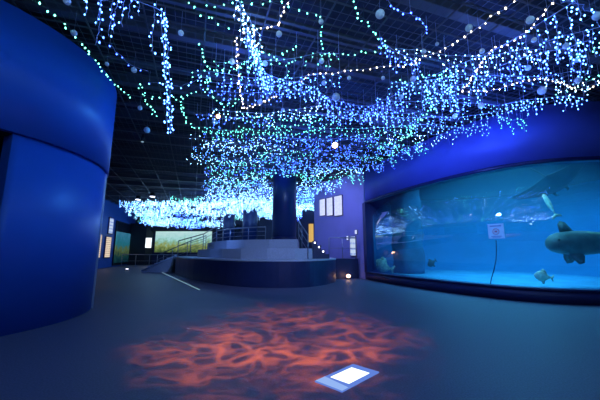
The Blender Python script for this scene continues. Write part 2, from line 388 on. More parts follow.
# ---------------------------------------------------------------- wall pictures, signs
WD = (Vector(WF[0]) - Vector(WF[1])).normalized()     # towards the viewer along the violet wall
WN = Vector((-WD.y, WD.x))
if WN.dot(-Vector(WF[0])) < 0: WN = -WN
WA = math.atan2(WD.y, WD.x)
def wall_hit(u, v):
    r = ray(u, v); o = Vector((0, 0, H)); p0 = Vector((WF[0][0], WF[0][1], 0)); n3 = Vector((WN.x, WN.y, 0))
    return o + r * ((p0 - o).dot(n3) / r.dot(n3))
def wall_panel(name, label, cat, u0, u1, v0, v1, face, group=None, frame='frame'):
    a, c_ = wall_hit(u0, (v0 + v1) / 2), wall_hit(u1, (v0 + v1) / 2)
    top, bot = wall_hit((u0 + u1) / 2, v0), wall_hit((u0 + u1) / 2, v1)
    m = (top + bot) / 2; w = (a - c_).length; h = top.z - bot.z
    o = thing(name, label, cat, (m.x, m.y, m.z), group)
    o.rotation_euler.z = WA
    s = 1 if (Matrix.Rotation(WA, 2) @ Vector((0, 1))).dot(WN) > 0 else -1
    b = MB(); b.box((0, s * .03, 0), (w, .06, h)); b.build('panel_frame', M[frame], o)
    b = MB(); b.box((0, s * .065, 0), (w * .93, .012, h * .95)); b.build('panel_face', M[face], o)
wall_panel('info_panel', 'narrowest of three lit panels high on the violet wall, the leftmost', 'panel', 320.5, 326, 199, 216, 'print', 'lit panels on the violet wall')
wall_panel('info_panel', 'middle one of three lit panels high on the violet wall', 'panel', 327.5, 333.5, 197.5, 216, 'print', 'lit panels on the violet wall')
wall_panel('info_panel', 'widest of three lit panels high on the violet wall, nearest the tank', 'panel', 335, 343, 195.5, 216, 'print', 'lit panels on the violet wall')
wall_panel('poster', 'narrow bright poster low on the violet wall beside the tank', 'poster', 351, 356.5, 236, 256, 'printcool')
wall_panel('wall_label', 'tiny white label on the violet wall left of the bright poster', 'label', 347.5, 349.3, 236, 240, 'print')
wall_panel('wall_label', 'tiny white label on the violet wall above the bright poster', 'label', 355.8, 357.8, 230, 234, 'print')
# warm lamp at the foot of the violet wall
p = wall_hit(337.5, 270)
t = thing('floor_lamp', 'small warm lamp at the foot of the violet wall', 'lamp', (2.15, 14.05, 0))
b = MB(); b.lathe([(.09, 0), (.09, .03), (.05, .05), (.05, .08)], 14); b.build('lamp_base', M['blackm'], t)
b = MB(); b.lathe([(.03, .08), (.09, .11), (.10, .16), (.06, .21), (.01, .225)], 14); b.build('lamp_globe', M['warmlens'], t)
# warm lit doorway behind the column
b = MB(); b.prism([(.15, 22.2), (1.35, 22.2), (1.35, 22.5), (.15, 22.5)], 1.0, 4.2); struct(b.build('wall_back_right', M['wall_b']), 'dark wall behind the nearest column', 'wall')
b = MB(); b.box((.80, 22.17, 2.55), (.34, .05, 1.3)); d1 = struct(b.build('door_1', emis('warm lit doorway', (1.0, .62, .18), .7)), 'warm lit doorway right of the nearest column', 'doorway')

# far mural and small tank, backlit panels
t = thing('mural', 'long lit seabed mural on the far end wall', 'mural', (-11.6, 30.9, 1.0))
b = Local((-11.6, 30.9, 0)); b.box((-11.6, 30.9, 2.2), (5.6, .06, 2.1)); o = b.build('mural_face', M['scene'], t); o.location.z = -1.0
b = Local((-11.6, 30.9, 1.0)); b.box((-11.6, 30.9, 3.27), (5.8, .12, .08)); b.box((-11.6, 30.9, 1.12), (5.8, .12, .08)); b.build('mural_frame', M['frame'], t)
t = thing('light_box', 'small white light box on the dark pier left of the far mural', 'light box', (-14.25, 29.3, 1.5))
b = MB(); b.box((0, 0, .55), (.62, .1, 1.0)); b.build('box_frame', M['frame'], t)
b = MB(); b.box((0, -.06, .55), (.54, .03, .92)); b.build('box_face', M['panelwhite'], t)
def leftwall(name, label, cat, y0, y1, z0, z1, face, group=None, kind=None):
    x0, x1 = onwl(y0), onwl(y1); a = math.atan2(y1 - y0, x1 - x0)
    t = thing(name, label, cat, ((x0 + x1) / 2, (y0 + y1) / 2, 0), group); t.rotation_euler.z = a
    L_ = math.hypot(x1 - x0, y1 - y0)
    b = MB(); b.box((0, -.04, (z0 + z1) / 2), (L_, .08, z1 - z0)); b.build('panel_frame', M['frame'], t)
    b = MB(); b.box((0, -.09, (z0 + z1) / 2), (L_ - .12, .03, z1 - z0 - .12)); b.build('panel_face', M[face], t)
    return t
def yl(u):      # depth on the far left wall at picture column u
    k = (u - 300) / F; return (-14.5 - 22 * (-2.1 / 9)) / (k - (-2.1 / 9)) if abs(k + 2.1 / 9) > 1e-6 else 22
leftwall('backlit_panel', 'tall warm backlit picture panel nearest the curved wall', 'panel', 22.2, 22.85, .75, 2.5, 'printwarm', 'backlit panels on the far left wall')
leftwall('backlit_panel', 'tall warm backlit picture panel nearest the small tank window', 'panel', 23.7, 24.75, .75, 2.4, 'printwarm', 'backlit panels on the far left wall')
leftwall('backlit_panel', 'pale cool backlit panel mounted above the two warm ones', 'panel', 24.0, 24.85, 2.6, 3.9, 'printcool', 'backlit panels on the far left wall')
x0, x1 = onwl(25.6), onwl(30.6)
t = thing('tank_window', 'smaller tank window with green and cyan seabed on the far left wall', 'tank window', ((x0 + x1) / 2, 28.1, 0)); t.rotation_euler.z = math.atan2(5, x1 - x0)
b = MB(); b.box((0, -.04, 1.95), (5.1, .1, 3.7)); b.build('window_surround', M['dark'], t)
b = MB(); b.box((0, -.11, 1.6), (4.9, .04, 2.6)); b.build('lit_water', M['scene2'], t)
b = MB(); b.box((0, -.15, 1.95), (5.0, .02, 3.5)); b.build('window_pane', M['pane'], t)

# ---------------------------------------------------------------- floor items
pc = [at_z(u, v, 0) for u, v in ((317, 381), (354, 365), (378, 373), (340, 394))]
ctr = sum(pc, Vector()) / 4; ctr.z = 0
ax = ((pc[1] - pc[0]) + (pc[2] - pc[3])).normalized(); fa = math.atan2(ax.y, ax.x)
w_ = ((pc[1] - pc[0]).length + (pc[2] - pc[3]).length) / 2; d_ = ((pc[3] - pc[0]).length + (pc[2] - pc[1]).length) / 2
t = thing('floor_light', 'flat blue and white light panel set in the carpet', 'floor light', ctr); t.rotation_euler.z = fa
b = MB(); b.box((0, 0, .006), (w_, d_, .012)); b.build('panel_frame', emis('blue lit glass', (.16, .30, .95), .75), t)
b = MB(); b.box((.03, -.005, .014), (w_ * .56, d_ * .68, .006)); b.build('white_inset', M['panelwhite'], t)
b = MB(); b.add([(-w_ * .49, -d_ * .49, .0135), (-w_ * .34, -d_ * .49, .0135), (-w_ * .27, d_ * .49, .0135), (-w_ * .49, d_ * .49, .0135), (-w_ * .49, -d_ * .49, .0125), (-w_ * .34, -d_ * .49, .0125), (-w_ * .27, d_ * .49, .0125), (-w_ * .49, d_ * .49, .0125)],
      [(0, 1, 2, 3), (7, 6, 5, 4), (0, 4, 5, 1), (1, 5, 6, 2), (2, 6, 7, 3), (3, 7, 4, 0)]); b.build('pale_strip', emis('pale blue lit glass', (.33, .52, 1.0), .9), t)
a, c_ = at_z(159, 271, 0), at_z(199.5, 290, 0)
b = Local(a); dd = c_ - a; m_ = (a + c_) / 2; b.box((m_.x, m_.y, .006), (dd.length, .04, .012), 0, math.atan2(dd.y, dd.x))
o = b.build('floor_strip', M['strip']); o.location = a; tag(o, 'thin pale light strip along the carpet left of the platform', 'light strip')
p = at_z(127, 270, 0)
t = thing('floor_spotlight', 'tiny white lamp on the floor before the small tank window', 'lamp', (p.x, p.y, 0))
b = MB(); b.lathe([(.12, 0), (.12, .05), (.10, .06)], 12); b.build('lamp_body', M['blackm'], t)
b = MB(); b.lathe([(.09, .06), (.09, .075), (.03, .09)], 12); b.build('lamp_lens', M['steplens'], t)

# ---------------------------------------------------------------- ceiling lamps
def spotlight(name, label, p, aim, lens='spotlens', rl=.07, group=None):
    t = thing(name, label, 'spotlight', p, group)
    dv = (Vector(aim) - Vector(p)).normalized(); q = dv.to_track_quat('Z', 'Y').to_matrix()
    b = MB(); b.lathe([(rl * .6, -.24), (rl * 1.05, -.2), (rl * 1.1, .02), (rl * 1.25, .03), (rl * 1.25, .05), (rl, .05)], 16, 0, (0, 0, 0), q); b.build('lamp_housing', M['blackm'], t)
    b = MB(); b.lathe([(rl, .045), (rl * .9, .06), (rl * .3, .072)], 16, 0, (0, 0, 0), q); b.build('lamp_lens', M[lens], t)
    b = MB(); b.tube([(rl * 1.3, 0, -.02), (rl * 1.3, 0, .22), (-rl * 1.3, 0, .22), (-rl * 1.3, 0, -.02)], .012, 6); b.tube([(0, 0, .22), (0, 0, max(.24, 5.06 - p[2]))], .012, 6); b.build('yoke', M['blackm'], t)
    return t
sp1 = at_z(218, 116, 4.62); spotlight('ceiling_spotlight', 'dim orange spotlight under the mesh left of the nearest column', sp1, (0, 2, .6), 'warmlens', .055)
sp2 = at_z(335, 145, 4.55); spotlight('ceiling_spotlight', 'bright warm spotlight glowing among the bulbs right of the nearest column', sp2, (0, 1, .6), 'spotlens', .09)
for (u, v, l) in ((138, 199.5, 'wide white downlight under the dark mesh at far left'), (152.5, 196.5, 'small white downlight in the dark mesh beside the wide one'), (143, 205, 'small white downlight just below the wide one at far left'), (142.5, 141.5, 'faint white downlight in the dark mesh behind the curved wall')):
    p = at_z(u, v, 4.8); r_ = .15 if 'wide' in l else .045
    t = thing('downlight', l, 'downlight', p, 'downlights in the dark mesh')
    b = MB(); b.lathe([(r_ * 1.2, 0), (r_ * 1.2, .14), (r_ * .7, .26)], 14); b.build('lamp_housing', M['blackm'], t)
    b = MB(); b.lathe([(r_, -.02), (r_, .0)], 14); b.build('lamp_lens', M['steplens'] if 'faint' not in l else M['strip'], t)

# ---------------------------------------------------------------- strings of bulbs
def bulbmesh(name, m, r):
    b = MB(); b.lathe([(r * .25, r * 1.5), (r * .8, r * .8), (r, 0), (r * .75, -r * .8), (r * .2, -r * 1.35)], 7); return b.mesh(name, m)
RB = .0105
BL['over'] = emis('bright cool white bulb', (.30, .62, 1.0), 75)
BM = {k: bulbmesh('bulb_' + k, m, RB) for k, m in BL.items()}
def resample(pts, sp):
    out = [pts[0].copy()]; acc = 0; nxt = sp
    for i in range(len(pts) - 1):
        a, c_ = pts[i], pts[i + 1]; L_ = (c_ - a).length
        while acc + L_ >= nxt:
            out.append(a.lerp(c_, (nxt - acc) / L_)); nxt += sp
        acc += L_
    return out
def px_path(pix, z):
    return [at_z(u, v, z[i] if isinstance(z, (list, tuple)) else z) for i, (u, v) in enumerate(pix)]
def string(label, pts, col, sp=.13, jit=.035, wire='wire', hang=True):
    """cord with single bulbs; each bulb is a part"""
    pts = [Vector(p) for p in pts]
    t = thing('light_string', label, 'light string', pts[0])
    o = pts[0]
    w = resample(pts, sp / 2); w = [p + Vector((R.uniform(-1, 1), R.uniform(-1, 1), R.uniform(-1, 1))) * jit * .4 for p in w]
    if len(w) < 2: w = pts
    b = Local(o); b.tube(w, .004, 4)
    if hang:                    # ties up to the mesh
        for p in w[::10]:
            if p.z < 5.03: b.tube([p, (p.x, p.y, 5.07)], .0025, 3)
    b.build('cord', M[wire], t)
    for p in resample(pts, sp)[:100]:
        q = p + Vector((R.uniform(-1, 1), R.uniform(-1, 1), R.uniform(-1, .4))) * jit - o
        x = link('bulb', BM[col if isinstance(col, str) else R.choice(col)], t, q); s_ = R.uniform(.8, 1.25); x.scale = (s_, s_, s_)
        x.rotation_euler = (R.uniform(-.8, .8), R.uniform(-.8, .8), 0)
    return t
def strand_pts(top, ln, rr):
    n_ = max(2, int(ln / .07)); p = Vector(top); out = [p.copy()]; sgn = 1
    for i in range(n_):
        p = p + Vector((rr.uniform(.3, 1) * sgn * .026, rr.uniform(-.02, .02), -ln / n_)); sgn = -sgn
        out.append(p.copy())
    return out
def icicles(label, pts, col, sp=.22, lens=(.2, .7), mode='near', group=None, seed=0, rb=RB, z_hang=True, bsp=.085):
    rr = random.Random(seed); pts = [Vector(p) for p in pts]; o = pts[0]
    tops = resample(pts, sp)
    if mode == 'far':
        b = Local(o); b.tube(pts, .004, 3)
        for p in pts[::2]: b.tube([p, (p.x, p.y, 5.09)], .003, 3)
        for tp in tops:
            tp = tp + Vector((rr.uniform(-.08, .08), rr.uniform(-.2, .2), rr.uniform(-.1, .12))); ln = rr.uniform(*lens); s = [tp, tp + Vector((rr.uniform(-.5, .5) * ln, rr.uniform(-.4, .4) * ln, -ln))]
            b.tube([s[0], s[-1]], .0025, 3)
            for q in resample(s, bsp): b.bulb(q + Vector((rr.uniform(-.10, .10), rr.uniform(-.10, .10), rr.uniform(-.05, .05))), rb * rr.uniform(.7, 1.25), 1)
        ob = b.build('icicle_light_string', [M['wire'], BL[col]]); ob.location = o
        return tag(ob, label, 'light string', group)
    t = thing('icicle_light_string', label, 'light string', o, group)
    b = Local(o); b.tube(pts, .006 if mode == 'near' else .004, 4)
    for p in pts:
        if p.z < 5.03: b.tube([p, (p.x, p.y, 5.07)], .003, 3)
    b.build('cord', M['wire'], t)
    for tp in tops:
        ln = rr.uniform(*lens); s = strand_pts(tp, ln, rr); b = Local(o); b.tube(s, .0045 if mode == 'near' else .003, 3)
        bl = []
        for i, q in enumerate(resample(s, bsp)):
            off = Vector((rr.uniform(-.05, .05), rr.uniform(-.05, .05), rr.uniform(-.03, .01)))
            if mode == 'near': b.tube([q, q + off], .003, 3); bl.append(q + off)
            else: b.bulb(q + off, rb * rr.uniform(.8, 1.25), 1)
        st = b.build('strand', [M['wire'], BL[col]], t)
        for q in bl:
            x = link('bulb', BM[col], st, q - o); k = rr.uniform(.8, 1.2); x.scale = (k, k, k)
    return t

ZS = 4.82
GRN = 'sea green'
string('sea green bulbs in a row along the top of the curved left wall', px_path([(32, -2), (45, 7), (64, 23), (80, 41), (92, 57), (105, 73), (114, 83), (124, 92), (135, 99)], 4.78), 'green', .12, .03, 'wire_g')
string('green bulbs zigzagging down beside the dark mesh near the left bundle', px_path([(139, 84), (143, 93), (149, 105), (156, 116)], 4.6), 'green', .11, .05, 'wire_g')
string('green bulbs level behind the tall left bundle', px_path([(150, 97), (165, 94), (178, 98), (195, 92)], 4.7), 'green', .14, .05, 'wire_g')
string('row of green bulbs at the top edge left of centre', px_path([(177, -3), (192, 6), (205, 16), (214, 17), (218, 25), (227, 27), (233, 29)], ZS), 'green', .13, .05, 'wire_g')
string('green bulbs across the top edge above the white zigzag', px_path([(205, 3), (219, 8), (232, 1), (250, 1), (260, 3), (279, 2), (295, 10), (305, 10), (313, 13), (320, 16)], ZS), 'green', .15, .03, 'wire_g')
string('green bulbs dropping and turning right at the ceiling centre', px_path([(320, 16), (322, 24), (321, 34), (321, 43), (324, 53), (334, 55), (347, 54), (362, 52), (376, 51), (386, 47)], ZS), 'green', .115, .03, 'wire_g')
string('green bulbs slanting down right of the ceiling centre', px_path([(348, -1), (354, 4), (359, 16), (366, 20), (372, 29), (377, 36), (384, 42), (387, 46)], ZS), 'green', .10, .035, 'wire_g')
string('green bulbs curling round the orange spotlight', px_path([(200, 44), (203, 54), (205, 64), (212, 72), (224, 71), (236, 68), (247, 62), (256, 60)], 4.75), 'green', .11, .04, 'wire_g')
string('green bulbs in a hanging tangle left of the orange spotlight', px_path([(190, 75), (201, 72), (210, 80), (205, 90), (215, 97), (224, 106), (234, 103), (241, 94)], 4.65), 'green', .10, .07, 'wire_g')
string('green bulbs looping below the tangle by the orange spotlight', px_path([(183, 98), (183, 112), (187, 122), (197, 128), (207, 131), (217, 133), (231, 132), (246, 130)], 4.55), 'green', .12, .06, 'wire_g')
string('upper one of the green arcs above the nearest column', px_path([(238, 112), (255, 117), (272, 119), (288, 120), (304, 119), (318, 115)], 4.6), 'green', .12, .03, 'wire_g')
string('middle one of the green arcs above the nearest column', px_path([(240, 118), (256, 124), (274, 126), (292, 126), (308, 124), (324, 118)], 4.55), 'green', .12, .03, 'wire_g')
string('lowest one of the green arcs above the nearest column', px_path([(238, 126), (254, 131), (276, 134), (298, 133), (320, 128), (338, 120)], 4.5), 'green', .13, .04, 'wire_g')
string('pale green bulbs round the bright icicle cluster left of centre', px_path([(246, 60), (258, 50), (268, 54), (277, 58), (285, 52), (291, 48), (298, 42)], 4.75), 'green', .10, .05, 'wire_g')
string('green bulbs bunched along the ceiling right of centre', px_path([(401, 80), (412, 79), (421, 75), (432, 77), (442, 74), (452, 76)], 4.78), 'green', .09, .05, 'wire_g')
string('green bulbs zigzagging down before the tank wall', px_path([(425, 88), (427, 98), (433, 109), (424, 116), (414, 124), (411, 133), (400, 141), (388, 144), (377, 148)], [4.7, 4.6, 4.5, 4.5, 4.5, 4.5, 4.5, 4.5, 4.5]), 'green', .10, .05, 'wire_g')
string('green bulbs in a clump at the right edge above the tank', px_path([(574, 58), (583, 52), (592, 50), (602, 47), (606, 36)], 4.75), 'green', .08, .08, 'wire_g')
string('pale green bulbs running into the right edge over the white swag', px_path([(560, 93), (570, 90), (580, 86), (590, 80), (602, 73)], 4.75), 'green', .09, .06, 'wire_g')
string('warm white bulbs in a stepped line at top centre', px_path([(291, -2), (285, 6), (281, 17), (277, 26), (270, 28), (260, 28), (250, 31), (240, 35)], ZS), 'warm', .10, .02)
string('warm white bulbs hanging straight down left of centre', [at_z(237, 36, 4.85), at_z(236, 48, 4.74), at_z(237, 62, 4.62), at_z(239, 76, 4.5), at_z(241, 92, 4.36), at_z(243, 108, 4.22)], 'warm', .075, .03, hang=False)
string('warm white bulbs in a long level line right of centre', px_path([(302, 81), (308, 75), (320, 73), (334, 74), (346, 70), (360, 70), (372, 68), (388, 66), (402, 66), (415, 63)], ZS), 'warm', .13, .02)
string('warm white bulbs in a loop beside the blue cluster', px_path([(243, 108), (253, 106), (262, 103), (270, 98), (278, 95)], 4.7), 'warm', .09, .03)
string('warm white bulbs slanting up right from the green bunch', px_path([(415, 63), (424, 57), (438, 52), (452, 44), (462, 39), (470, 33), (482, 25), (490, 16), (505, 9), (520, -2)], ZS), 'warm', .12, .02)
string('warm white bulbs slanting up to the top edge at far right', px_path([(463, 90), (473, 76), (483, 60), (494, 48), (506, 45), (516, 38), (527, 32), (533, 26), (537, 20), (543, 14), (549, 7), (556, -2)], ZS), 'warm', .10, .025)
string('warm white swag across the tank wall top at far right', px_path([(463, 92), (474, 90), (486, 91), (499, 89), (512, 84), (524, 80), (536, 79), (548, 79), (560, 82), (568, 85), (577, 90), (590, 88), (603, 80)], 4.72), 'warm', .11, .025)
string('purple blue bulbs at top right of centre', px_path([(388, -2), (392, 8), (402, 12), (410, 13), (416, 16), (422, 22), (428, 29), (422, 38)], ZS), 'blue', .11, .03)
string('blue bulbs dotted under the dark mesh behind the curved wall', px_path([(110, 44), (118, 54), (125, 60), (134, 66), (143, 69), (152, 72)], 4.8), 'blue', .2, .05)
string('blue bulbs along the beam above the green zigzag', px_path([(150, 82), (165, 84), (180, 87), (196, 80), (210, 76)], 4.8), 'ice', .2, .05)
string('blue bulbs slanting down to the tank wall at right', px_path([(420, 118), (436, 115), (450, 120), (462, 110), (470, 100)], 4.7), 'blue', .14, .07)
string('ice blue bulbs at the top right corner', px_path([(560, 4), (572, 0), (584, 9), (596, 20), (604, 30)], 4.85), 'ice', .14, .08)

icicles('blue icicle lights hung from the wire at top left', px_path([(86, -3), (104, 1), (122, -4), (140, 2), (156, 8), (165, 13)], 4.95), 'ice', .20, (.25, .75), 'near', seed=1, bsp=.105)
icicles('blue icicle lights at the top left corner behind the first row', px_path([(100, -10), (118, -8), (134, -9), (150, -4)], 4.95), 'blue', .24, (.5, .9), 'near', seed=2, bsp=.12)
# tall vertical bundle
t = thing('light_bundle', 'tall bright vertical bundle of blue bulbs left of centre', 'light string', at_z(163, 12, 4.95))
o = t.location.copy()
for k in range(3):
    path = [at_z(163 + k * 2 - 2 + R.uniform(-1, 1) + j * .75, 12 + j * 12.2, 4.93 - j * .17) for j in range(11)]
    b = Local(o); b.tube(path, .004, 4); b.build('cord', M['wire'], t)
    for q in resample(path, .062):
        q = q + Vector((R.uniform(-1, 1), R.uniform(-1, 1), R.uniform(-1, 1))) * .045 - o
        x = link('bulb', BM['ice'], t, q); s_ = R.uniform(.8, 1.2); x.scale = (s_, s_, s_)
icicles('bright icicle cluster fanning down from top centre left', px_path([(236, -3), (243, 8), (250, 20), (255, 30), (262, 36)], 4.95), 'white', .12, (.3, .75), 'near', seed=3)
icicles('ice blue icicles clustered below the fan left of centre', px_path([(246, 28), (254, 44), (258, 58), (262, 70), (270, 76)], 4.9), 'ice', .08, (.25, .6), 'near', seed=4)
icicles('ice blue icicles in a row under the long white line', px_path([(262, 72), (272, 76), (285, 81), (300, 82), (314, 88), (327, 97)], 4.85), 'ice', .13, (.2, .5), 'near', seed=5)
icicles('blue icicles continuing the row towards the green bunch', px_path([(327, 98), (342, 102), (358, 106), (372, 106), (388, 98), (402, 92)], 4.8), 'blue', .13, (.2, .6), 'near', seed=6)
icicles('ice blue icicles along the taut wire up to the right top edge', px_path([(428, 78), (452, 67), (476, 58), (500, 47), (524, 33), (548, 18), (580, -2)], 4.93), 'ice', .15, (.2, .85), 'near', seed=7)
icicles('blue icicles under the green bunch right of centre', px_path([(402, 84), (416, 82), (430, 80), (444, 78), (456, 76)], 4.85), 'ice', .13, (.3, .8), 'near', seed=8)
icicles('blue icicles at the upper left of the green bunch', px_path([(380, 40), (396, 52), (410, 58), (420, 68)], 4.9), 'blue', .15, (.15, .45), 'near', seed=9)
icicles('ice blue icicles hanging at the right edge above the swag', px_path([(545, 42), (562, 36), (580, 32), (604, 26)], 4.95), 'ice', .13, (.3, .9), 'near', seed=10)
icicles('blue icicles behind the taut wire near the right edge', px_path([(500, 66), (520, 58), (544, 52), (566, 48), (590, 40)], 4.9), 'blue', .15, (.2, .6), 'near', seed=11)
icicles('ice blue icicles low over the tank wall at the right edge', px_path([(505, 104), (524, 100), (545, 98), (566, 96), (584, 98)], 4.75), 'ice', .12, (.1, .4), 'near', seed=12)

# canopy of icicle strings: rows across the hall
def xmax(y):
    if y < 7.4: return 6.2
    if y < 14.25:
        for i in range(len(GS) - 1):
            (xa, ya), (xb, yb) = GS[i], GS[i + 1]
            if min(ya, yb) <= y <= max(ya, yb) and xa < 7.2 and ya != yb: return xa + (xb - xa) * (y - ya) / (yb - ya) - .15
    if y < 17.3: return 3.05 - (y - 14.25) * .74 - .45
    return 3.5
def xmin(y):
    if y < 11: return -.37 * y
    if y < 19: return -.315 * y
    if y < 21: return -6 - (y - 19) * 3.4
    return -12.8 - (y - 21) * .2
seed = 100; y = 5.0; zone = None
while y < 29.5:
    x = xmin(y) + R.uniform(0, .5)
    if y < 6.5: x = max(x, -1.9)
    while x < xmax(y) - .3:
        ln = min(R.uniform(1.8, 3.0), xmax(y) - x)
        if ln < .5: break
        hit = [(cx, cr) for cx, cy, cr in ((-.72, 14.05, .55), (-3.95, 24.3, .58), (-6.25, 27.0, .5)) if abs(y - cy) < cr + .38 and x < cx + cr + .3 and x + ln > cx - cr - .3]
        if hit:
            cx, cr = hit[0]
            if cx - cr - .3 - x > .5: ln = cx - cr - .3 - x
            else: x = cx + cr + .32; continue
        seed += 1
        z = 4.72 + R.uniform(-.12, .12) - (0 if y < 21 or x > -8.5 else min(.75, (y - 21) * .12))
        tilt = R.uniform(-.25, .25)
        pts = [Vector((x + ln * k / 6, y + tilt * (k / 6 - .5) + R.uniform(-.08, .08), z - .10 * math.sin(math.pi * k / 6))) for k in range(7)]
        c = R.choices(['ice', 'blue', 'green', 'white', 'warm'], [.44, .30, .20, .06, 0] if y < 13 else [.42, .10, .14, .34, 0] if y < 19 else [.2, .04, .12, .64, 0])[0]
        xc = (x + ln / 2) / y
        if y < 9.5:
            nm = {'ice': 'ice blue', 'blue': 'deep blue', 'green': 'sea green', 'white': 'cool white', 'warm': 'warm white'}[c]
            zone = nm + (' icicle string low over the tank wall' if xc > .22 else ' icicle string in the canopy right of the nearest column' if xc > .0 else ' icicle string in the canopy above and left of the nearest column')
        elif y < 15:
            zone = 'icicle string in the dense canopy ' + ('along the tank wall' if xc > .12 else 'round the top of the nearest column' if xc > -.15 else 'beside the dark mesh')
        else:
            zone = 'tiny distant icicle string massed under the far ceiling' + (' right of the nearest column' if xc > -.02 else ' between the columns' if xc > -.2 else ' over the far mural')
        icicles(zone, pts, c, .15 if y < 13 else .17, (.08, .38) if y < 15 else (.12, .5), 'mid' if y < 8.6 else 'far', zone + 's', seed, rb=.0095 if y < 12 else .0115 if y < 19 else .0135, bsp=.075 if y < 19 else .055)
        x += ln + R.uniform(-.1, .5 if y < 10 else .15) + (R.uniform(.6, 2.2) if y < 6.5 else 0)
    y += R.uniform(.42, .62) if y < 12 else R.uniform(.55, .8)

for k in range(26):          # over and behind the camera: these show as the sparkle mirrored in the tank window
    y = -2.6 + k * .235; x0 = R.uniform(-4.5, -2.5); x1 = R.uniform(4.2, 6.0)
    pts = [Vector((x0 + (x1 - x0) * j / 12, y + R.uniform(-.12, .12), 4.75 + R.uniform(-.1, .1))) for j in range(13)]
    icicles('overhead icicle string just above the view, mirrored as sparkle in the tank window', pts, R.choice(['over', 'over', 'ice', 'white']), .28, (.1, .4), 'far', 'overhead icicle strings mirrored in the tank window', 900 + k, rb=.013, bsp=.14)

# ---------------------------------------------------------------- hanging frosted balls
BALLS = [(380, 14, 9, 'largest frosted ball, hanging alone right of top centre'), (321, 21.5, 5, 'frosted ball in the corner of the green string at ceiling centre'),
 (279, 34, 6, 'ring-like pale ball below the stepped white line'), (232, 61.5, 6, 'frosted ball left of the straight hanging white bulbs'), (265, 63.5, 5.5, 'frosted ball inside the bright cluster left of centre'),
 (321.5, 61, 5.5, 'frosted ball under the corner of the green string'), (324, 83, 5, 'frosted ball just under the long level white line'), (349, 78, 4, 'small pale ball under the middle of the long white line'),
 (336, 97, 8, 'big pale ball among the blue icicles above the spotlight'), (260, 102, 5.5, 'frosted ball at the end of the warm white loop'), (283, 110, 4, 'small pale ball between the green arcs and the white loop'),
 (383, 78, 4, 'small pale ball right of the long white line'), (530, 20, 7.5, 'frosted ball above the taut wire at upper right'), (469, 28, 7, 'dim blue ball on the slanting white line'),
 (597, 16, 8, 'large frosted ball at the upper right edge'), (577, 60, 5, 'pale ball in the green clump at the right edge'), (542, 90.5, 8, 'large frosted ball below the warm white swag at right'),
 (534, 40, 5, 'small ball just below the taut wire at right'), (528, 68, 5.5, 'frosted ball above the warm white swag at right'), (481, 105.5, 6, 'frosted ball in the blue field left of the swag'),
 (455, 116, 5, 'small pale ball above the tank wall left of the swag'), (566, 46, 6, 'pale ball among the icicles at the right edge'), (578, 80, 6, 'pale ball at the end of the warm white swag'),
 (423.5, 51.5, 5, 'small blue ball at the kink of the slanting white line'), (482, 51, 5, 'small ball hanging at the taut wire middle'), (147, 130, 6, 'pale ball low in the dark mesh behind the curved wall'),
 (134, 70, 5.5, 'blue ball between the green row and the tall bundle'), (140, 108, 4.5, 'small ball beside the green zigzag'), (74, 33, 6, 'frosted ball on the green row over the curved wall'),
 (181, 33, 5.5, 'drop-like ball right of the tall bundle'), (107, 64, 4, 'small ring-like ball at the end of the green row'), (67, 1, 7, 'pale ball at the top left edge'), (215, 122, 5, 'pale ball just below the orange spotlight'),
 (413, 79, 6, 'pale ball on the green bunch right of centre'), (401, 97, 5, 'small pale ball below the green bunch'), (437, 44, 3, 'tiny pale ball left of the slanting white line')]
for (u, v, s, l) in BALLS:
    p = at_z(u, v, 4.66); dist = p.y * CT + (p.z - H) * ST; r = max(.03, min(.095, s * dist / F / 2))
    t = thing('hanging_ball', l, 'ornament', p, 'frosted balls hung from the ceiling mesh')
    b = MB(); b.lathe([(r * math.cos(a), r * math.sin(a)) for a in [math.radians(-88 + 176 * k / 10) for k in range(11)]], 18); b.build('ball', M['bauble'], t)
    b = MB(); b.lathe([(r * .24, r * .94), (r * .24, r * 1.16), (r * .08, r * 1.2)], 10); b.build('cap', M['cap'], t)
    b = MB(); b.tube([(0, 0, r * 1.15), (0, 0, 5.07 - p.z)], .0025, 4); b.build('thread', M['cordd'], t)

# ---------------------------------------------------------------- tank life
M['skin'] = mat('dark grey green fish skin', (.06, .10, .08), .5, noise=.45, nscale=5)
M['skinback_lit'] = mat('olive fish back and highlight', (.20, .28, .14), .5, noise=.4, nscale=6)  # lighter than the body: green back and its highlight both in this colour
M['pale'] = mat('pale gold fish skin', (.75, .72, .48), .5, noise=.45, nscale=9)
M['raydark'] = mat('dark ray skin', (.035, .075, .085), .6, noise=.3, nscale=3)
M['white'] = mat('white card', (.75, .8, .95), .5)
nt = M['white'].node_tree; tl = nt.nodes.new('ShaderNodeBsdfTranslucent'); tl.inputs['Color'].default_value = (.95, .9, 1, 1); mx = nt.nodes.new('ShaderNodeMixShader'); mx.inputs[0].default_value = .5
nt.links.new(nt.nodes['Principled BSDF'].outputs[0], mx.inputs[1]); nt.links.new(tl.outputs[0], mx.inputs[2]); nt.links.new(mx.outputs[0], nt.nodes['Material Output'].inputs['Surface'])
M['rock'] = mat('dark rockwork', (.02, .11, .19), .85, noise=.4, nscale=1.5, bump=.6)
M['eye'] = mat('black eye', (.01, .01, .012), .2)
def fish_body(b, L_, hh, ww, prof, n=18, mi=0):
    """body along +x (head at x=0); prof rows are (t, half height, half width, centre height)"""
    vs = []; fs = []
    for (tt, h_, w2, zc) in prof:
        for k in range(n):
            a = 2 * math.pi * k / n; vs.append((tt * L_, math.cos(a) * w2 * ww, zc * hh + math.sin(a) * h_ * hh))
    m_ = len(prof)
    for i in range(m_ - 1):
        for k in range(n):
            a, c_ = i * n + k, i * n + (k + 1) % n; fs.append((a, c_, c_ + n, a + n))
    fs += [tuple(reversed(range(n))), tuple((m_ - 1) * n + k for k in range(n))]
    b.add(vs, fs, mi, True)
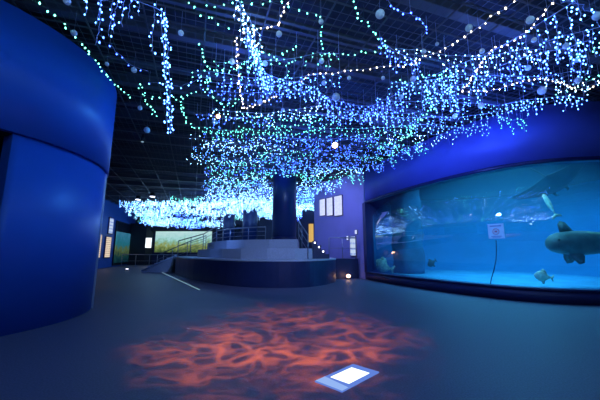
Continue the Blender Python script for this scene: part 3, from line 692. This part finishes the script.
def fin(b, pts, axis, th=.02):
    """thick fin from outline (x,z) with thin edges, spread along y or given axis"""
    n_ = len(pts); c_ = Vector((sum(p[0] for p in pts) / n_, 0, sum(p[1] for p in pts) / n_))
    A = axis
    o = [A @ Vector((p[0], 0, p[1])) for p in pts]; cc = A @ c_; nn = A @ Vector((0, th, 0))
    b.add(o + [cc + nn, cc - nn], [(i, (i + 1) % n_, n_) for i in range(n_)] + [((i + 1) % n_, i, n_ + 1) for i in range(n_)], 0, True)
I3 = Matrix.Identity(3)
# big shark-like fish, head to the left, tail out of frame
p = at_y(547, 243, 9.3)
t = thing('shark', 'large dark shark with a blunt head swimming left at the right edge', 'shark', p); t.rotation_euler = (0, 0, math.radians(-8))
b = MB(); fish_body(b, 3.2, .36, .34, [(0, .12, .15, -.1), (.012, .45, .5, -.08), (.04, .68, .75, -.03), (.09, .85, .92, 0), (.18, .98, 1, 0), (.3, 1.0, .98, 0), (.45, .85, .8, .02), (.6, .6, .55, .06), (.75, .36, .3, .12), (.88, .2, .16, .18), (.95, .14, .1, .2)], 22)
b.build('body', M['skin'], t)
b = MB(); fish_body(b, 3.0, .2, .25, [(.1, .1, .3, 1.0), (.2, .55, .85, 1.15), (.35, .62, .95, 1.1), (.55, .4, .65, 1.0), (.75, .2, .3, .9)], 16); b.build('back', M['skinback_lit'], t)
b = MB(); fin(b, [(.38, .28), (.34, .55), (.42, .66), (.55, .62), (.75, .36), (.85, .30)], I3, .03); b.build('dorsal_fin', M['skin'], t)
b = MB(); fin(b, [(1.9, .2), (2.0, .42), (2.15, .4), (2.3, .22)], I3, .02); b.build('dorsal_fin', M['skin'], t)
for s in (-1, 1):
    b = MB(); fin(b, [(.45, -.2), (.5, -.48), (.62, -.66), (.78, -.62), (.86, -.42), (.82, -.22)], Matrix.Rotation(math.radians(22 * s), 3, 'X'), .03); b.build('pectoral_fin', M['skin'], t)
b = MB(); fin(b, [(2.95, .06), (3.5, .75), (3.62, .72), (3.35, .1), (3.5, -.35), (3.35, -.36)], I3, .03); b.build('tail_fin', M['skin'], t)
for s in (-1, 1):
    b = MB(); b.lathe([(.005, -.03), (.022, -.02), (.028, 0), (.022, .02), (.005, .03)], 10, 0, (.16, s * .285, .08)); b.build('eye', M['eye'], t)
# pale fish by the left end of the window
def small_fish(label, p, L_, rz, m, ry=0, group=None, tall=.32):
    t = thing('fish', label, 'fish', p, group); t.rotation_euler = (0, ry, rz)
    b = MB(); fish_body(b, L_, L_ * tall, L_ * .13, [(0, .12, .2, -.05), (.05, .4, .5, 0), (.15, .75, .85, .03), (.32, 1, 1, .05), (.5, .95, .9, .03), (.68, .6, .55, 0), (.82, .26, .25, 0), (.88, .2, .15, 0)], 16); b.build('body', m, t)
    b = MB(); fin(b, [(.86 * L_, 0), (1.02 * L_, .2 * L_), (1.08 * L_, .16 * L_), (1.0 * L_, 0), (1.08 * L_, -.17 * L_), (1.02 * L_, -.21 * L_)], I3, .012 * L_ + .004); b.build('tail_fin', m, t)
    z0 = tall * L_
    b = MB(); fin(b, [(.3 * L_, z0 * .9), (.42 * L_, z0 * 1.5), (.6 * L_, z0 * 1.25), (.72 * L_, z0 * .5)], I3, .01 * L_ + .003); b.build('dorsal_fin', m, t)
    b = MB(); fin(b, [(.38 * L_, -z0 * .8), (.5 * L_, -z0 * 1.5), (.6 * L_, -z0 * 1.35), (.62 * L_, -z0 * .6)], I3, .01 * L_ + .003); b.build('belly_fin', m, t)
    for s in (-1, 1):
        b = MB(); b.lathe([(.004, -.03 * L_), (.026 * L_, 0), (.004, .03 * L_)], 8, 0, (.12 * L_, s * .10 * L_, .06 * L_)); b.build('eye', M['eye'], t)
    return t
small_fish('pale gold fish near the left end of the tank window', at_y(371.5, 264, 15.0), 1.0, math.radians(-20), M['pale'], math.radians(14))
small_fish('small dark fish left of the hanging cable low in the tank', at_y(428, 266, 13.0), .42, math.radians(-50), M['skin'], math.radians(-35))
small_fish('pale silver fish near the tank floor below the shark', at_y(534, 275, 9.6), .48, math.radians(-15), M['pale'], math.radians(10))
small_fish('slender pale fish hanging upright under the dark ray', at_y(543, 194, 10.6), .85, math.radians(-10), M['pale'], math.radians(68), tall=.07)
# dark ray high in the tank
p = at_y(553, 184, 11.0)
t = thing('ray', 'big dark ray gliding high in the tank above the shark', 'ray', p); t.rotation_euler = (math.radians(-28), math.radians(12), math.radians(35)); t.scale = (1.3, 1.25, 1.3)
vs = []; fs = []; NX, NY = 14, 24
def ray_pt(i, j, s):
    a = -1 + 2 * j / NY; x0 = .55 - .75 * abs(a) ** 1.3 * .7; x1 = -.65 + .45 * abs(a) ** .8
    if abs(a) > .999: x0 = x1 = (x0 + x1) / 2
    k = i / NX; x = x0 + (x1 - x0) * k
    th = .14 * (1 - abs(a)) ** .8 * math.sin(math.pi * min(1, max(0, k))) ** .7 + .004
    return (x, a * 1.05, s * th + .18 * a * a)
for s in (1, -1):
    o_ = len(vs)
    vs += [ray_pt(i, j, s) for j in range(NY + 1) for i in range(NX + 1)]
    for j in range(NY):
        for i in range(NX):
            q = [o_ + j * (NX + 1) + i, o_ + j * (NX + 1) + i + 1, o_ + (j + 1) * (NX + 1) + i + 1, o_ + (j + 1) * (NX + 1) + i]
            fs.append(tuple(q if s < 0 else q[::-1]))
b = MB(); b.add(vs, fs, 0, True); b.build('body', M['raydark'], t)
b = MB(); b.tube([(-.6, 0, 0), (-1.0, .02, 0), (-1.5, .1, .02)], [.03, .018, .006], 8); b.build('tail', M['raydark'], t)
for s in (-1, 1):
    b = MB(); b.tube([(.5, s * .16, 0), (.66, s * .17, -.01), (.74, s * .13, -.02)], [.05, .035, .012], 8); b.build('head_fin', M['raydark'], t)
# rock pillar
rr = random.Random(5); p = at_y(409, 270, 15.6); b = MB(); NP = 28; vs = []; fs = []
for k in range(25):
    for q in range(NP):
        a = 2 * math.pi * q / NP; r_ = .62 / max(abs(math.cos(a)), abs(math.sin(a))) ** .75 * (1 + .05 * math.sin(k * .9 + 3 * a) + rr.uniform(-.02, .02))
        vs.append((r_ * math.cos(a + .3), r_ * math.sin(a + .3), .18 + k * .18))
for k in range(24):
    for q in range(NP):
        a, c_ = k * NP + q, k * NP + (q + 1) % NP; fs.append((a, c_, c_ + NP, a + NP))
fs += [tuple(reversed(range(NP))), tuple(24 * NP + q for q in range(NP))]
b.add(vs, fs, 0, True); o = b.build('rock_pillar', M['rock']); o.location = (p.x, p.y, 0)
tag(o, 'dark rock pillar standing in the tank near its left end', 'rock')
# sign on the glass with a dangling cable
def glass_hit(u, v, off=.10):
    r = ray(u, v); best = None
    for i in range(len(GS) - 1):
        a, c_ = Vector(GS[i]), Vector(GS[i + 1]); e = c_ - a; n2 = Vector((e.y, -e.x))
        den = r.x * n2.x + r.y * n2.y
        if abs(den) < 1e-9: continue
        tt = (a.x * n2.x + a.y * n2.y) / den; q = Vector((r.x * tt, r.y * tt)); s = (q - a).dot(e) / e.dot(e)
        if -.001 <= s <= 1.001: return Vector((q.x, q.y, H + r.z * tt)), math.atan2(e.y, e.x)
g, ga = glass_hit(494.5, 231)
nrm = Vector((-math.sin(ga), math.cos(ga), 0))
if nrm.dot(g - Vector((0, 0, H))) < 0: nrm = -nrm
sp = g + nrm * .10
hw = 13.5 * (sp.y * CT + (sp.z - H) * ST) / F; hw /= abs(math.cos(ga - math.atan2(sp.y, sp.x) + math.pi / 2)) 
hw = min(hw, .5)
t = thing('window_sign', 'square white sign fixed on the big tank window', 'sign', sp); t.rotation_euler.z = ga
b = MB(); b.box((0, 0, 0), (hw, .012, .40)); b.build('sign_card', M['white'], t)
sg = 1 if (Matrix.Rotation(ga, 3, 'Z') @ Vector((0, 1, 0))).dot(nrm) < 0 else -1
M['red'] = mat('pink red print', (.75, .25, .35), .6); M['blueink'] = mat('blue grey print', (.30, .36, .6), .6)
b = MB()
b.tube([(.075 * math.cos(2 * math.pi * k / 24), sg * .008, -.01 + .075 * math.sin(2 * math.pi * k / 24)) for k in range(25)], .010, 6); b.box((0, sg * .008, -.01), (.07, .006, .05)); b.build('red_symbol', M['red'], t)
b = MB(); b.box((0, sg * .008, .14), (hw * .72, .006, .03)); b.box((0, sg * .008, -.14), (hw * .66, .006, .018)); b.box((0, sg * .008, -.17), (hw * .5, .006, .012)); b.build('print', M['blueink'], t)
c0 = g + nrm * .55; pts = []
for (u, v) in ((496, 240), (496.5, 250), (496, 260), (494, 270), (491.5, 278), (490, 286)):
    pts.append(at_y(u, v, c0.y))
b = Local(pts[0]); b.tube(pts, .012, 6); o = b.build('cable', mat('dark cable', (.02, .05, .10), .6)); o.location = pts[0]; tag(o, 'thin dark cable hanging in the tank below the white sign', 'cable')

# ---------------------------------------------------------------- water
def vol(name, dens, col, absd):
    m = bpy.data.materials.new(name); m.use_nodes = True; nt = m.node_tree; nt.nodes.clear()
    N = nt.nodes.new; L = nt.links.new
    s = N('ShaderNodeVolumeScatter'); s.inputs['Color'].default_value = (*col, 1); s.inputs['Density'].default_value = dens
    a = N('ShaderNodeVolumeAbsorption'); a.inputs['Color'].default_value = (.1, .72, .95, 1); a.inputs['Density'].default_value = absd
    ad = N('ShaderNodeAddShader'); o = N('ShaderNodeOutputMaterial')
    L(s.outputs[0], ad.inputs[0]); L(a.outputs[0], ad.inputs[1]); L(ad.outputs[0], o.inputs['Volume']); return m
b = MB(); wp = inset(TS, .995, (8, 13)) + [(q[0] + .27, q[1] + .22) for q in GS[::-1]]
b.prism(wp, .19, 4.3)
o = b.build('water', vol('tank water', .024, (.25, .75, 1.0), .075)); tag(o, 'clear blue water filling the big tank', 'water', kind='stuff')

# ---------------------------------------------------------------- lamps and added fill lights
def lamp(kind, name, loc, aim, energy, col, **kw):
    l = bpy.data.lights.new(name, kind); l.energy = energy; l.color = col
    for k, v in kw.items(): setattr(l, k, v)
    o = link(name, l, None, loc)
    o.rotation_euler = (Vector(aim) - Vector(loc)).to_track_quat('-Z', 'Y').to_euler(); return o
lamp('AREA', 'tank_lamp', (8.5, 13, 4.55), (8.5, 13, 0), 760, (.12, .62, 1.0), shape='RECTANGLE', size=7, size_y=7)
lamp('AREA', 'tank_lamp', (6.5, 10.0, 4.55), (6.5, 10, 0), 240, (.14, .68, 1.0), shape='RECTANGLE', size=1.5, size_y=3)
lamp('SPOT', 'blue_wash', (-1.8, 8.6, 4.75), (-5.0, 6.6, 3.6), 300, (.05, .30, 1.0), spot_size=1.6, spot_blend=1, shadow_soft_size=.2)
lamp('SPOT', 'blue_wash', (1.2, .6, 4.9), (-4.4, 5.0, 2.0), 150, (.05, .25, 1.0), spot_size=1.2, spot_blend=1, shadow_soft_size=.2)
lamp('SPOT', 'blue_wash', (1.6, 7.0, 4.3), (4.9, 9.4, 4.3), 760, (.09, .18, 1.0), spot_size=2.0, spot_blend=1, shadow_soft_size=.2)
lamp('SPOT', 'violet_flood', (.5, 13.0, 4.6), (2.0, 15.6, 2.4), 360, (.34, .36, 1.0), spot_size=2.0, spot_blend=1, shadow_soft_size=.2)
lamp('SPOT', 'cyan_spot', (-5.5, 13.5, 4.6), (-6.2, 15.2, 0), 160, (.1, .6, 1.0), spot_size=.8, spot_blend=1, shadow_soft_size=.1)
lamp('SPOT', 'warm_spot', (-7.5, 11.2, 4.6), (-7.2, 11.0, 0), 60, (1.0, .85, .5), spot_size=.6, spot_blend=1, shadow_soft_size=.1)
lamp('SPOT', 'floor_flood', (.8, 4.5, 4.9), (.8, 5.5, 0), 95, (.30, .42, 1.0), spot_size=2.4, spot_blend=1, shadow_soft_size=.3)
lamp('SPOT', 'blue_wash', (.5, 6.0, 4.6), (-1.2, 12.5, .8), 650, (.30, .42, 1.0), spot_size=1.1, spot_blend=1, shadow_soft_size=.2)  # fill added from the front to bring blue light onto the platform
lamp('SPOT', 'blue_wash', (-3.0, 12.0, 4.2), (-4.2, 18.5, 1.2), 700, (.12, .30, 1.0), spot_size=1.5, spot_blend=1, shadow_soft_size=.2)
for x_, y_, e_ in ((-1.0, 5.5, 260), (3.6, 5.4, 190), (.6, 8.5, 420), (4.6, 7.0, 300), (-1.2, 12.0, 300), (-6.0, 20.0, 300)):
    lamp('SPOT', 'added_mesh_fill', (x_, y_, 3.5), (x_ + .2, y_ + .4, 6), e_ * .8, (.05, .14, 1.0), spot_size=2.5, spot_blend=1, shadow_soft_size=.15)  # fills added in mid-air to brighten mesh and beams; no fixtures hang there
lamp('SPOT', 'added_cool_fill', (0, -1.5, 3.2), (.8, 5.5, 4.9), 230, (.40, .68, 1.0), spot_size=1.3, spot_blend=1, shadow_soft_size=.3)  # unseen fill added behind the camera to lighten balls, mesh and cords
# ripple projector: orange water pattern thrown on the carpet
g = lamp('SPOT', 'ripple_projector', (.1, 1.2, 4.9), (-.25, 4.6, 0), 7600, (1.0, .17, .015), spot_size=.74, spot_blend=1, shadow_soft_size=.01)
l = g.data; l.use_nodes = True; nt = l.node_tree; N = nt.nodes.new; L = nt.links.new
em = [n_ for n_ in nt.nodes if n_.type == 'EMISSION'][0]
tc = N('ShaderNodeTexCoord')
def math_n(op, a, b_=None, clamp=False):
    m_ = N('ShaderNodeMath'); m_.operation = op; m_.use_clamp = clamp
    for k, q in enumerate((a, b_)):
        if q is None: continue
        if isinstance(q, (int, float)): m_.inputs[k].default_value = q
        else: L(q, m_.inputs[k])
    return m_.outputs[0]
def noise_n(scale, det, dis, off=0):
    mp = N('ShaderNodeMapping'); mp.inputs['Location'].default_value = (off, off * .7, off * .3); L(tc.outputs['Normal'], mp.inputs['Vector'])
    n_ = N('ShaderNodeTexNoise'); n_.inputs['Scale'].default_value = scale; n_.inputs['Detail'].default_value = det; n_.inputs['Distortion'].default_value = dis
    L(mp.outputs[0], n_.inputs['Vector']); return n_.outputs['Fac']
def ridge(x, w):      # thin bright lines where the noise crosses its middle
    return math_n('POWER', math_n('SUBTRACT', 1, math_n('MULTIPLY', math_n('ABSOLUTE', math_n('SUBTRACT', x, .5)), w), True), 2.2)
ra = ridge(noise_n(11, 1.5, .5, 0), 8); rb_ = ridge(noise_n(17, 1.5, .6, 3.1), 8); rc = math_n('MULTIPLY', noise_n(16, 1, .3, 7), .22)
tot = math_n('ADD', math_n('ADD', math_n('MULTIPLY', ra, .9), math_n('MULTIPLY', rb_, .6)), rc)
mk = N('ShaderNodeMapRange'); mk.inputs['From Min'].default_value = .36; mk.inputs['From Max'].default_value = .62; mk.inputs['To Min'].default_value = .12
L(noise_n(5, 1, 0, 1.7), mk.inputs['Value'])
L(math_n('MULTIPLY', math_n('MULTIPLY', tot, mk.outputs[0]), 1.0), em.inputs['Strength'])

w = bpy.data.worlds.new('hall darkness'); sc.world = w; w.use_nodes = True
w.node_tree.nodes['Background'].inputs[0].default_value = (.02, .05, .2, 1); w.node_tree.nodes['Background'].inputs[1].default_value = .12

# ---------------------------------------------------------------- camera
cd = bpy.data.cameras.new('camera'); cd.sensor_width = 36; cd.lens = F / 600 * 36; cd.clip_end = 200
co = link('camera', cd, None, (0, 0, H)); co.rotation_euler = (math.pi / 2 + TH, 0, 0); sc.camera = co
sc.view_settings.view_transform = 'Standard'; sc.view_settings.look = 'None'; sc.view_settings.exposure = 0; sc.view_settings.gamma = 1
sc.cycles.use_denoising = True
try: sc.cycles.denoiser = 'OPENIMAGEDENOISE'
except Exception: pass
sc.cycles.max_bounces = 8; sc.cycles.diffuse_bounces = 4; sc.cycles.transparent_max_bounces = 12; sc.cycles.volume_bounces = 1
sc.cycles.sample_clamp_indirect = 25; sc.cycles.use_light_tree = True; sc.cycles.caustics_reflective = False; sc.cycles.caustics_refractive = False
